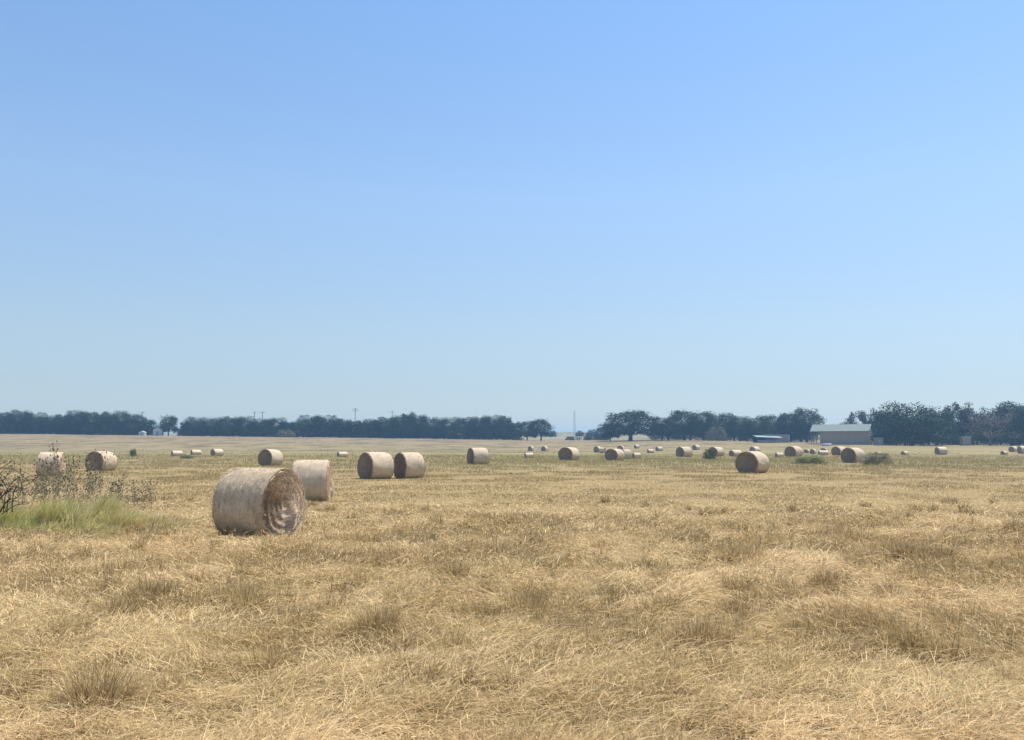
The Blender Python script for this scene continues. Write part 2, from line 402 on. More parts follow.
    xx = rng.uniform(-1, 1, M) * (.6 * dd + 2); a2 = 2 * pi * 1.6 * fbm(xx, dd, 1.7, 71, 3) + rng.normal(0, .9, M)
    q = rng.uniform(1.25, 1.6, M); T2 = STRAW_P[None] * rng.uniform(.8, 1.2, M)[:, None]
    ok = np.ones(M, bool)
    for bx, by, s_, a_, p_ in BP[:2]: ok &= ((xx - bx) ** 2 + (dd - by) ** 2) > 1.35
    parts.append(blades(xx[ok], dd[ok], (H(xx, dd) + rng.uniform(.02, .17, M))[ok], rng.uniform(.08, .42, M)[ok], np.clip(.0006 * dd, .0045, 1)[ok], a2[ok], (q - .25)[ok], (q + .25)[ok], T2[ok], 3))
    # small pale seed heads and broken bits caught in the top of the grass
    M = 330000; u = rng.random(M); dd = (5.6 ** -.5 + u * (48. ** -.5 - 5.6 ** -.5)) ** (1 / -.5)
    xx = rng.uniform(-1, 1, M) * (.6 * dd + 2); c2 = fbm(xx, dd, .35, 41, 2); k = rng.random(M) < .25 + 1.1 * c2 ** 1.3
    for bx, by, s_, a_, p_ in BP[:4]: k &= ((xx - bx) ** 2 + (dd - by) ** 2) > 1.25
    xx, dd, c2 = xx[k], dd[k], c2[k]; M = len(xx); tl = sstep(30, 22, dd)
    zz = H(xx, dd) + rng.uniform(.02, 1, M) * (.05 + .22 * c2) * (.35 + .75 * tl)
    T2 = lerp(STRAW_M[None], STRAW_P[None] * 1.12, rng.random(M)) * rng.uniform(.6, 1.15, M)[:, None]
    parts.append(blades(xx, dd, zz, rng.uniform(.02, .085, M) * (.8 + dd * .02), np.clip(.0009 * dd, .006, .05) * rng.uniform(.6, 1.3, M), rng.uniform(0, 6.28, M), rng.uniform(.1, 1.5, M), rng.uniform(.4, 2.2, M), T2, 1))
    V, Q, T = join(parts)
    tag(link("meadow_grass", mesh_np("meadow_grass", V, Q, GRASS, T)), "dry straw-coloured grass, part lodged and part standing, covering the field", "grass", kind="stuff")
meadow()

def green_patch():
    n = 60000
    cx, cy = hit(75, 534)
    # tussocks, each with its own lean, height and hue
    nt_ = 175; tx = cx + rng.uniform(-4.6, 2.5, nt_); ty = cy + rng.uniform(-1.2, 2.1, nt_); th = 1.15 * rng.uniform(.2, .8, nt_) ** 1.3 * sstep(cx + 2.9, cx - .5, tx) * sstep(cy - .9, cy + .3, ty) + .12
    ta = rng.normal(.15, .7, nt_); tl = rng.uniform(.1, .55, nt_); tg = np.clip(sstep(cx + 1.6, cx - .6, tx) * rng.uniform(.3, 1.15, nt_), 0, 1)
    k = rng.integers(0, nt_, n); x = tx[k] + rng.normal(0, .13, n); y = ty[k] + rng.normal(0, .11, n)
    az = ta[k] + rng.normal(0, .7, n); h = th[k] * rng.uniform(.45, 1.1, n)
    T = lerp(np.array([[.66, .53, .25]]), np.array([[.50, .51, .14]]), np.clip(tg[k] + rng.normal(0, .22, n), 0, 1)) * rng.uniform(.5, 1.3, n)[:, None]
    pl = rng.random(n) < .22; T[pl] = np.array([.78, .68, .40]) * rng.uniform(.8, 1.1, pl.sum())[:, None]
    p0 = tl[k] * rng.uniform(.2, 1, n)
    V, Q, T = blades(x, y, H(x, y) - .02, h, rng.uniform(.008, .018, n), az, p0, p0 + rng.uniform(.3, 1.3, n), T, 3)
    tag(link("green_grass", mesh_np("green_grass", V, Q, GRASS, T)), "soft green tall grass growing under the dried weeds", "grass", kind="stuff")
green_patch()

def weed_band():
    # coarse green and brown weeds standing in bands of the middle and far field
    n = 150000
    d = rng.uniform(75, 400, n); x = rng.uniform(-1, 1, n) * (.62 * d + 6)
    f = fbm(x / 6, d, 9, 201, 3) + .2 * (fbm(x, d, 7, 221, 2) - .5); k = (f > .52) & (rng.random(n) < sstep(.52, .62, f) + .1)
    for bx, by, s_, a_, p_ in BP:
        k &= ~((abs(x - bx * d / by) < 1.6) & (d > by - 14) & (d < by + 1.2) & (rng.random(n) < .93))
    x, d = x[k], d[k]; n = len(x)
    g = fbm(x / 3, d, 30, 211, 2); gg = np.clip(sstep(.35, .6, g) + rng.normal(0, .2, n), 0, 1) * sstep(250, 190, d)
    T = lerp(np.array([[.48, .38, .20]]), np.array([[.37, .36, .15]]), gg) * rng.uniform(.85, 1.15, n)[:, None]
    V, Q, T = blades(x, d, H(x, d) - .03, rng.uniform(.10, .32, n), rng.uniform(.06, .2, n), rng.uniform(0, 6.3, n), rng.uniform(0, .5, n), rng.uniform(.4, 1.3, n), T, 2)
    tag(link("field_weeds", mesh_np("field_weeds", V, Q, GRASS, T)), "patchy green and brown weeds across the middle field", "weeds", kind="stuff")
weed_band()

# ------------------------------------------------------------------ bale construction
def bale_mat(name, end, dark=False):
    m, nt, b = newmat(name); v = coords(nt, "Object")
    n1 = noise(nt, 60 if not end else 30, coords(nt, "Object", (1, .55, .55)) if not end else v, 5, .75); n2 = noise(nt, 2.2, v, 3)
    c = ramp(nt, n1, [(.28, (.26, .19, .12)), (.46, (.58, .465, .33)), (.68, (.87, .76, .58))]) if not end else \
        ramp(nt, n1, [(.25, (.28, .19, .11)), (.5, (.58, .44, .29)), (.72, (.80, .66, .47))])
    if dark: c = ramp(nt, n1, [(.25, (.14, .105, .075)), (.5, (.31, .245, .185)), (.72, (.50, .41, .32))])  # end copy with shade put into its colour
    c2 = ramp(nt, n2, [(.3, (.88, .86, .84)), (.7, (1.03, 1.02, 1.0))]); c = mix(nt, c, c2, 1.0, "MULTIPLY")
    if not end:
        w = nt.nodes.new("ShaderNodeTexWave"); w.wave_type = "BANDS"; w.bands_direction = "X"; w.inputs["Scale"].default_value = 1.35
        w.inputs["Distortion"].default_value = .6; w.inputs["Detail"].default_value = 2; nt.links.new(v, w.inputs["Vector"])
        c = mix(nt, c, ramp(nt, w.outputs["Fac"], [(.0, (.90, .89, .88)), (.12, (1, 1, 1)), (1, (1, 1, 1))]), 1.0, "MULTIPLY")
    nt.links.new(c, b.inputs["Base Color"]); bump(nt, b, n1, .6, .022 if not end else .012)
    return m
M_SIDE = bale_mat("net_wrapped_hay", False); M_END = bale_mat("hay_end_lit_tone", True); M_END_SHADE = bale_mat("hay_end_shade_tone", True, True)  # same hay end twice: lit tone, and darker tone with painted shade
RW, RH, LN, FL = .87, .8, 1.46, .89
def section(t, s=1.0):
    """cross-section point at angle t (0 = top), sagging and flat at the bottom"""
    yy = RW * np.sin(t) * s; zz = RH * np.cos(t) * s
    sag = .07 * np.clip(-np.cos(t), 0, 1) * s
    yy = yy * (1 + sag); zz = np.maximum(zz, -RH * FL)
    return yy, zz + RH * FL
def side_mesh(name, nt_, nx, fibres, seed, rough=.012):
    r = np.random.default_rng(seed)
    t = np.linspace(0, 2 * pi, nt_, endpoint=False); u = np.linspace(-1, 1, nx)
    T, U = np.meshgrid(t, u, indexing="ij")
    s = 1 - .05 * np.abs(U) ** 6 + (fbm(T * 3 + 50, U * 2 + 9, .8, seed, 3) - .5) * rough * 2.5
    s = s * (1 + .006 * np.cos(U * 21)) * (1 + .05 * (vn(np.cos(T) * 2 + 9, np.sin(T) * 2 + U * .8 + 9, 1.1, seed + 8) - .5))
    y, z = section(T, s); x = U * LN / 2 + (vn(T * 5 + 9, U, .5, seed + 3) - .5) * .03 * np.abs(U)
    V = np.stack([x.ravel(), y.ravel(), z.ravel()], 1)
    i = np.arange(nt_)[:, None]; k = np.arange(nx - 1)[None]
    q = np.stack([i * nx + k, i * nx + k + 1, ((i + 1) % nt_) * nx + k + 1, ((i + 1) % nt_) * nx + k], -1).reshape(-1, 4)
    me = mesh_np(name, V, q, M_SIDE, smooth=True)
    if not fibres: return me, None
    n = fibres; ft = r.uniform(0, 2 * pi, n); fu = r.uniform(-.99, .99, n); ln = r.uniform(.05, .2, n)
    jit = r.normal(0, .9, n); PV = []
    w = r.uniform(.003, .006, n)
    for f in (-.5, 0, .5):
        tt = ft + f * ln / RH * np.cos(jit); uu = fu + f * ln * np.sin(jit) / (LN / 2)
        lift = 1.003 + rough * .6 + (.022 * r.random(n) * abs(f) * 2)
        yy, zz = section(tt, lift); p = np.stack([uu * LN / 2, yy, zz], 1)
        sd = np.stack([np.cos(jit), -np.sin(jit) * np.cos(tt), np.sin(jit) * np.sin(tt)], 1) * w[:, None] * .5
        PV.append(np.stack([p - sd, p + sd], 1))
    V2 = np.stack(PV, 1).reshape(-1, 3); b0 = (np.arange(n) * 6)[:, None]
    Q2 = np.concatenate([b0 + np.array([[0, 1, 3, 2]]), b0 + np.array([[2, 3, 5, 4]])])
    c = np.array([.74, .61, .43])[None] * r.uniform(.45, 1.25, n)[:, None]
    return me, mesh_np(name + "_fibres", V2, Q2, STRAWM, np.repeat(c, 6, 0))
def end_mesh(name, nr, nt_, fibres, seed, ragged=0.):
    r = np.random.default_rng(seed)
    rr = np.linspace(0.02, 1, nr); t = np.linspace(0, 2 * pi, nt_, endpoint=False)
    Rg, T = np.meshgrid(rr, t, indexing="ij")
    def disp(Rg, T):
        spir = np.sin((Rg * 9 * pi * 1.1 - T) + 2.2 * (fbm(Rg * 4 * np.cos(T) + 20, Rg * 4 * np.sin(T) + 20, 1.6, seed, 2) - .5) * 2)
        d = (.007 + .004 * ragged * sstep(.5, .8, Rg)) * spir + (.035 - .02 * ragged) * (fbm(Rg * 12 * np.cos(T) + 40, Rg * 12 * np.sin(T) + 40, 1, seed + 1, 3) - .5)
        d = d + (.02 + .05 * ragged) * (1 - Rg ** 2) - .015 * sstep(.93, 1, Rg)
        if ragged:      # the core has slumped: a hollow above and beside the spilled middle
            y = Rg * np.sin(T) * RW; z = Rg * np.cos(T) * RH
            d = d - .11 * np.exp(-(((y + .02) / .12) ** 2 + ((z - .02) / .30) ** 2)) + .16 * np.exp(-(((y - .16) / .14) ** 2 + ((z + .22) / .36) ** 2))
            d = d + .035 * (fbm(Rg * 5 * np.cos(T) + 5, Rg * 5 * np.sin(T) + 5, 1, seed + 4, 3) - .5)
        return d
    yy, zz = section(T, Rg * .985); x = LN / 2 - .015 + disp(Rg, T)
    zz = RH * FL + (zz - RH * FL); V = np.stack([x.ravel(), yy.ravel(), zz.ravel()], 1)
    i = np.arange(nr - 1)[:, None]; k = np.arange(nt_)[None]
    q = np.stack([i * nt_ + k, (i + 1) * nt_ + k, (i + 1) * nt_ + (k + 1) % nt_, i * nt_ + (k + 1) % nt_], -1).reshape(-1, 4)
    V = np.vstack([V, [[LN / 2 - .015 + float(disp(np.array(0.), np.array(0.))), 0, RH * FL]]]); c = len(V) - 1
    tri = np.stack([np.full(nt_, c), np.arange(nt_), (np.arange(nt_) + 1) % nt_], 1)
    me = mesh_np(name, V, [q, tri], M_END if ragged else M_END_SHADE, smooth=True)
    if not fibres: return me, None
    n = fibres; fr = np.sqrt(r.uniform(.004, .97, n)); ft = r.uniform(0, 2 * pi, n); ln = r.uniform(.05, .22, n) * (.5 + .6 * fr)
    w = r.uniform(.004, .009, n); dr = r.normal(0, .45 + .35 * ragged, n); PV = []; ph = r.uniform(0, .026 - .014 * ragged, n); ps = r.choice([-1, 1], n)
    for f in (-.5, 0, .5):
        tt = ft + f * ln / (RH * np.maximum(fr, .15)) * np.cos(dr); r2 = np.clip(fr + f * ln * np.sin(dr) / RH, .01, 1)
        yy, zz = section(tt, r2); xx = LN / 2 - .008 + disp(r2, tt) + ph * (.2 + f * ps)
        p = np.stack([xx, yy, zz], 1); sd = np.stack([np.full(n, .5), np.sin(tt) * .8, np.cos(tt) * .8], 1) * w[:, None] * .5
        PV.append(np.stack([p - sd, p + sd], 1))
    V2 = np.stack(PV, 1).reshape(-1, 3); b0 = (np.arange(n) * 6)[:, None]
    Q2 = np.concatenate([b0 + np.array([[0, 1, 3, 2]]), b0 + np.array([[2, 3, 5, 4]])])
    c = np.array([.86, .68, .48] if ragged else [.46, .37, .28])[None] * r.uniform(.4, 1.35, n)[:, None]  # fibres carry the same painted lit and shaded tones
    if ragged: dk_ = r.random(n) < .25; c[dk_] *= .45
    return me, mesh_np(name + "_fibres", V2, Q2, STRAWM, np.repeat(c, 6, 0))
def flip(me):   # the other end: rotate 180 deg about z
    return me
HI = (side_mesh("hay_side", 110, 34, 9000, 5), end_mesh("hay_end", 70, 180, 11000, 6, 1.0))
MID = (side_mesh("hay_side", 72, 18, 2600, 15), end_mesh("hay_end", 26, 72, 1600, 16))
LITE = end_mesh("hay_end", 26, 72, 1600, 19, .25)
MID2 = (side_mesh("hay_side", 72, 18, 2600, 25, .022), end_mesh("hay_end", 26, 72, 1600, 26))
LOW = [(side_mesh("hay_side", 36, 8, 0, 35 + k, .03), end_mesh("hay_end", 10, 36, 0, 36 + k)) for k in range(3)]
def place_bale(i):
    x, y, s, a, px = BP[i]; x0, x1, yt, yb, _, lab = BALES[i]
    hp = yb - yt
    kit = HI if i == 0 else (MID, MID2)[i % 2] if hp > 9 else LOW[i % 3]
    root = link("hay_bale", None, None, (x, y, float(H(x, y)) - .02 - .03 * (i != 0)), R(270 + a) - math.atan2(x, y))
    root.empty_display_size = .5; root.scale = (SW[i] * rng.uniform(.98, 1.03), SW[i] * rng.uniform(.98, 1.03), s * 1.03)
    if i == 0: root.scale = (s * .93, s * .95, s * 1.015)
    root.rotation_euler[0] = rng.normal(0, .02); root.rotation_euler[1] = rng.normal(0, .015)
    tag(root, lab, "hay bale", "round hay bales scattered over the field")
    (sm, sf), (em, ef) = kit
    sd = link("wrapped_side", sm, root)
    if sf: link("loose_straw", sf, sd)
    for k in (0, 1):
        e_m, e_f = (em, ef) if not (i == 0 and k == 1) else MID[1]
        if a > 60 and k == 0 and i: e_m, e_f = LITE  # sun-facing ends take the lit-toned copy
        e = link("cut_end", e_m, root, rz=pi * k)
        if e_f: link("loose_straw", e_f, e)
for i in range(len(BALES)): place_bale(i)

# ------------------------------------------------------------------ trees
def crown_mesh(name, seed, n_leaf, low, sparse=0., col=(.034, .060, .026), spiky=0., leaf=1., nl=34):
    """unit-ish crown: x,y in [-1,1], z in [0,1]; many leaf-clump faces round lobes"""
    r = np.random.default_rng(seed)
    th = r.uniform(0, 2 * pi, nl); zl = r.uniform(.12 if low else .25, .86, nl)
    rad = np.sqrt(np.clip(1 - ((zl - .42) / .55) ** 2, .05, 1)) * r.uniform(.35, .80, nl)
    c = np.stack([np.cos(th) * rad, np.sin(th) * rad, zl], 1); br = r.uniform(.17, .33, nl)
    if not low: c = np.vstack([c, np.stack([np.cos(th[:12]) * .7, np.sin(th[:12]) * .7, r.uniform(.2, .36, 12)], 1)]); br = np.concatenate([br, r.uniform(.16, .24, 12)])
    if low: c = np.vstack([c, np.stack([np.cos(th[:14]) * .75, np.sin(th[:14]) * .75, r.uniform(.05, .3, 14)], 1)]); br = np.concatenate([br, r.uniform(.2, .3, 14)])
    li = r.integers(0, len(c), n_leaf); v = r.normal(0, 1, (n_leaf, 3)); v /= np.linalg.norm(v, axis=1)[:, None]
    rr = br[li] * r.uniform(.15, 1.08, n_leaf) ** .5
    p = c[li] + v * rr[:, None] * np.array([1, 1, .5])
    if not sparse:
        ci = r.random(n_leaf) < .3; u_ = r.normal(0, 1, (n_leaf, 3)); u_ /= np.linalg.norm(u_, axis=1)[:, None]; u_ *= (r.random(n_leaf) ** .33)[:, None]
        z0_ = .45 if low else .53; p[ci] = (u_ * np.array([.74, .74, .42 if low else .36]) + np.array([0, 0, z0_]))[ci]
    nv = v * np.array([1, 1, 1.4])
    if sparse:
        kk = fbm(p[:, 0] * 6 + 30, p[:, 2] * 9 + p[:, 1] * 5, 1, seed, 2) > .27 + .13 * sparse; p = p[kk]; nv = nv[kk]; li = li[kk]
    p[:, 2] = np.clip(p[:, 2], (.01 if low else .12), 1.05); n = len(p)
    if spiky:
        k = r.random(n) < .04; p[k, 2] += r.uniform(0, .16, k.sum())
    sz = r.uniform(.025, .06, n) * leaf
    nv = nv + r.normal(0, .55, (n, 3)); a = np.cross(nv, r.normal(0, 1, (n, 3))); a /= np.linalg.norm(a, axis=1)[:, None]
    b = np.cross(a, nv); b /= np.linalg.norm(b, axis=1)[:, None]
    z3 = np.array([1, 1, .6])
    V = np.stack([p - a * sz[:, None] * z3, p + b * sz[:, None] * .6 * z3, p + a * sz[:, None] * z3, p - b * sz[:, None] * .6 * z3], 1).reshape(-1, 3)
    Q = np.arange(n * 4).reshape(-1, 4)
    t = np.array(col)[None] * r.uniform(.7, 1.35, n)[:, None] * (.8 + .5 * r.random(len(c))[li][:, None])
    t[:, 0] *= r.uniform(.8, 1.3, n)
    return mesh_np(name, V, Q, LEAF, np.repeat(t, 4, 0))
def trunk_mesh(name, seed, limbs=6, reach=.62, thin=1., twigs=0, mat=None):
    r = np.random.default_rng(seed); m = MB()
    m.tube([(0, 0, -.05), (.01, 0, .1), (.03, .01, .22)], [.085 * thin, .06 * thin, .055 * thin], 8)
    for k in range(limbs):
        a = 2 * pi * k / limbs + r.uniform(-.4, .4); q = r.uniform(.5, 1) * reach; z = r.uniform(.55, .85)
        pts = [(.02, 0, .15 + .04 * r.random()), (q * .35 * math.cos(a), q * .35 * math.sin(a), .34), (q * .75 * math.cos(a + .2), q * .75 * math.sin(a + .2), z * .78), (q * math.cos(a + .1), q * math.sin(a + .1), z)]
        m.tube(pts, [.045 * thin, .032 * thin, .018 * thin, .006], 6)
        for t_ in range(twigs):
            f = r.uniform(.35, 1); b = np.array(pts[1]) * (1 - f) + np.array(pts[3]) * f; b[2] += .04
            d = r.normal(0, 1, 3); d[2] = abs(d[2]) + .3; d /= np.linalg.norm(d); L_ = r.uniform(.12, .3)
            e = b + d * L_ * .6 + r.normal(0, .02, 3); e2 = e + d * L_ * .5 + r.normal(0, .03, 3)
            m.tube([b, e, e2], [.011, .008, .003], 4)
            for _ in range(2):
                d2 = d + r.normal(0, .5, 3); m.tube([e, e + d2 * L_ * .4], [.007, .002], 3)
    return m.mesh(name, mat or BARK, True)
CR_LOW = [crown_mesh("crown", 300 + k, 5200, True) for k in range(5)]
CR_OAK = [crown_mesh("crown", 320 + k, 5200, False, 0, (.034, .060, .026)) for k in range(4)]
CR_BIG = [crown_mesh('crown', 370 + k, 13000, True, 0, (.028, .056, .026), 0, .6, 60) for k in range(3)]
CR_BIGO = [crown_mesh('crown', 380 + k, 11000, False, 0, (.034, .060, .026), 0, .62, 50) for k in range(3)]
CR_SPARSE = [crown_mesh("crown", 340 + k, 6000, False, .55, (.045, .06, .033), 0, .8) for k in range(3)]
CR_THIN = [crown_mesh("crown", 350 + k, 2600, False, 1.3, (.085, .085, .065), 0, .7) for k in range(2)]
CR_GREY = [crown_mesh("crown", 360 + k, 4200, True, 0, (.14, .145, .12), 0, .8) for k in range(2)]
TR = [trunk_mesh("trunk", 400 + k) for k in range(4)]
TR_BARE = [trunk_mesh("trunk", 410 + k, 8, .85, .8, 14, GREYTWIG) for k in range(2)]
def tree(name, x, y, wid, hgt, kind, label, cat, group=None, rz=None):
    o = link(name, None, None, (x, y, float(H(x, y)) - .1), rng.uniform(0, 6.28) if rz is None else rz)
    tag(o, label, cat, group)
    cs = {"low": CR_BIG if wid > 12.5 else CR_LOW, "oak": CR_BIGO if wid > 12.5 else CR_OAK, "sparse": CR_SPARSE, "bare": CR_THIN, "grey": CR_GREY}[kind]
    cr = link("crown", cs[rng.integers(len(cs))], o); tr = link("trunk", (TR_BARE if kind == "bare" else TR)[rng.integers(2 if kind == "bare" else 4)], o)
    cr.scale = (wid / 2 * 1.06, wid / 2 * 1.06, hgt * 1.04); tr.scale = (wid / 2 * .9, wid / 2 * .9, hgt)
    return o
ORD = ["first", "second", "third", "fourth", "fifth", "sixth", "seventh", "eighth", "ninth", "tenth", "eleventh", "twelfth", "thirteenth", "fourteenth", "fifteenth", "sixteenth", "seventeenth", "eighteenth", "nineteenth", "twentieth"]
def row(spec, dist, base, where, grp, kind="low", name="live_oak"):
    for k, s_ in enumerate(spec):
        px, top, w = s_[:3]; kd = s_[3] if len(s_) > 3 else kind
        d = (s_[5] if len(s_) > 5 else dist) + rng.uniform(-6, 6); x, y, z = at(px, top - .3 + rng.uniform(-1.5, 1.2), d); g = float(H(x, d))
        nm = {"bare": "bare_tree", "grey": "grey_shrub"}.get(kd, name)
        tree(nm, x, d, w * d / F * 1.3, (z - g) + .15, kd, s_[4] if len(s_) > 4 else f"{ORD[k]} dark oak crown from the left in {where}", "tree", grp)
row([(3, 412, 22), (20, 409, 26), (36, 413, 22), (50, 416, 20), (63, 413, 22, "low", "oak under the spiky twig that sticks up from the left treeline"), (77, 409.5, 26), (92, 410, 26), (107, 410, 24), (121, 411.5, 24), (135, 413.5, 24), (149, 418, 20)],
    436, 435, "the treeline ending at the left gap", "oaks of the far left treeline")
row([(169, 416, 17, "oak", "open see-through tree standing alone in the left treeline gap")], 432, 435, "", "oaks of the far left treeline")
row([(186, 423, 13), (196, 418, 24), (212, 416.5, 26), (229, 416, 28), (246, 417.5, 26), (262, 419, 24), (277, 417.5, 26), (288, 421, 16)],
    436, 436, "the flat-topped grove right of the left gap", "oaks of the flat-topped grove")
row([(298, 420, 18), (311, 415.5, 26), (325, 414.5, 28), (341, 417, 26), (356, 419.5, 24), (371, 419, 24), (386, 415.5, 26), (401, 413.5, 24), (408, 411.5, 18, "low", "oak with the highest rounded tip of the central treeline"), (418, 413.5, 22), (433, 416.5, 26), (449, 416.5, 26), (465, 416.5, 24), (479, 415, 22), (492, 413.5, 24), (504, 414.5, 20), (513, 421, 18)],
    440, 440, "the long central treeline", "oaks of the long central treeline")
row([(527, 420, 17, "oak", "open grey-green tree at the right end of the central treeline"), (541, 419, 22, "oak", "small round oak, last tree before the central gap with the thin pole")], 430, 441, "", "oaks of the long central treeline")
row([(630, 409, 54, "oak", "big spreading oak standing first right of the central gap"), (662, 417, 26, "oak"), (684, 409, 36, "oak"), (703, 410, 32, "oak"), (722, 414, 28, "oak"), (740, 414.5, 28, "oak"), (757, 416, 28, "oak"), (774, 414.5, 28, "oak"), (790, 412, 28, "oak"), (806, 409, 34, "oak", "tall domed oak just left of the barn roof"), (610, 424, 16, "oak", "small low oak leaning out at the left foot of the big spreading oak")],
    388, 441, "the oak row left of the barn", "oaks of the row left of the barn", "oak")
row([(842, 420.5, 22, "low", "low dark tree showing over the middle of the barn roof", 350), (858, 411, 20, "sparse", "thin scraggly tree rising behind the right end of the barn roof", 345), (875, 409, 24, "low", "rounded tree right behind the barn's right corner", 342), (888, 410, 28, "low", "oak between the barn's corner tree and the darkest broad oak", 334), (910, 402.5, 62, "low", "darkest and broadest oak, its crown reaching the ground right of the barn", 302),
     (936, 408.5, 36, "low", "tree against the right flank of the darkest broad oak"), (957, 401.5, 28, "sparse", "spindly-topped tree tallest between the broad oak and the bare tree"), (972, 407, 28, "sparse", "thin brownish tree left of the grey bare tree"), (1010, 401, 52, "low", "tall oak at the right edge of the view"), (1036, 405, 50, "low", "oak behind the tall oak at the right edge")],
    318, 446, "the right grove", "trees of the right grove")
row([(989, 411, 44, "bare", "grey nearly bare tree with a forked trunk in the right grove"), (716, 428, 20, "grey", "pale grey shrub at the foot of the oak row", 372), (269, 429, 14, "grey", "pale grey round shrub at the foot of the flat-topped grove", 422), (286, 431, 16, "grey", "low pale shrub next to the grey round shrub before the grove", 422),],
    300, 446, "", None)
# second rank close behind, seen only through the gaps of the first
def back(p0, p1, step, top, dist, grp, where):
    px = p0; k = 0
    while px <= p1:
        t = top(px); d = dist + rng.uniform(-6, 6); x, y, z = at(px, t, d)
        tree("live_oak", x, d, step * 1.75 * d / F, z - float(H(x, d)), "low", f"dark tree in the shaded rank behind {where}", "tree", grp)
        px += step; k += 1
back(-20, 146, 19, lambda p: 419, 462, "shaded trees behind the far left treeline", "the far left treeline")
back(196, 284, 19, lambda p: 424, 462, "shaded trees behind the flat-topped grove", "the flat-topped grove")
back(304, 508, 20, lambda p: 424, 466, "shaded trees behind the long central treeline", "the long central treeline")
back(668, 820, 22, lambda p: 422, 425, "shaded trees behind the oak row", "the oak row left of the barn")
back(880, 1040, 24, lambda p: 418, 350, "shaded trees behind the right grove", "the right grove")
# far hedgerow in the gap
for px, top, w, d, lab in [(553, 430, 7, 640, "small dark round tree left of the thin pole on the far rise"), (580, 430, 9, 640, "small dark tree right of the thin pole on the far rise"), (592, 428.5, 12, 620, "far dark bush on the skyline at the left of the big spreading oak"), (600, 427, 12, 600, "far dark bush touching the big spreading oak on the skyline"),
                      (570, 436, 9, 500, "small bush at the foot of the thin pole"), (588, 433.5, 9, 480, "round bush in the gap beyond the small pale trailers"), (597, 432.5, 9, 480, "round bush in the gap beside the oak row"), (605, 434, 10, 470, "round bush under the outer limb of the big spreading oak")]:
    x, y, z = at(px, top, d); tree("far_bush", x, d, w * d / F * 1.2, z - float(H(x, d)), "low", lab, "tree", "bushes in the central gap")

# shrubs in the field
def shrub(px, yb, w, hpx, kind, label, cat="shrub"):
    X, Y = hit(px, yb); n = {"green": (.14, .19, .09), "low": (.22, .26, .11), "brown": (.30, .28, .185)}[kind]
    o = link("field_shrub", None, None, (X, Y + w * Y / F * .3, float(H(X, Y)) - .05)); tag(o, label, cat)
    c = link("foliage", crown_mesh("foliage", int(px), 9000, True, 0, n, 0, .6, 70), o); c.scale = (w * Y / F / 1.8, w * Y / F / 2.2, hpx * Y / F * 1.2)
    t = link("stem", TR_BARE[0], o); t.scale = (w * Y / F / 2.6, w * Y / F / 3, hpx * Y / F * .9)
shrub(710, 460, 14, 10, "green", "round grey-green shrub in front of a half-hidden bale")
shrub(813, 464.5, 40, 8.5, "low", "long low green bush in front of the yellowish-topped bale")
shrub(882, 465, 32, 12, "brown", "grey-brown scrubby bush right of the two overlapping bales")
shrub(132, 457, 8, 8, "low", "tiny round green bush alone in the left mid field")
shrub(185, 459, 18, 4, "low", "low dark weed clump in front of the three small pale bales")

# ------------------------------------------------------------------ barn, sheds
M_ROOF = simple("pale_green_metal_roof", (.15, .185, .165), (.195, .23, .205), 1.5, .6, .05)
M_WALL = simple("weathered_tan_metal", (.31, .265, .215), (.39, .335, .275), .8, .8, .1, (6, 6, .3))
M_PINK = simple("pinkish_metal_wall", (.34, .27, .24), (.40, .32, .29), .8, .8, .1, (6, 6, .3))
M_WHITE = simple("white_paint", (.50, .52, .53), (.62, .63, .63), 2, .5, 0)
M_DARK = simple("dark_parts_and_interior_shade", (.03, .03, .03), (.06, .055, .05), 2)  # near-black for dark parts and for interior shade painted on walls
M_WOOD = simple("weathered_pole_wood", (.17, .14, .11), (.28, .24, .20), 3, .9, .3, (4, 4, .3))
M_STEEL = simple("galvanised_steel", (.42, .43, .44), (.55, .56, .57), 4, .5, 0)
M_GREYSH = simple("grey_shed_sheet", (.23, .26, .26), (.32, .35, .36), 1, .6, .1, (6, 1, 1))
def pxm(d): return d / F
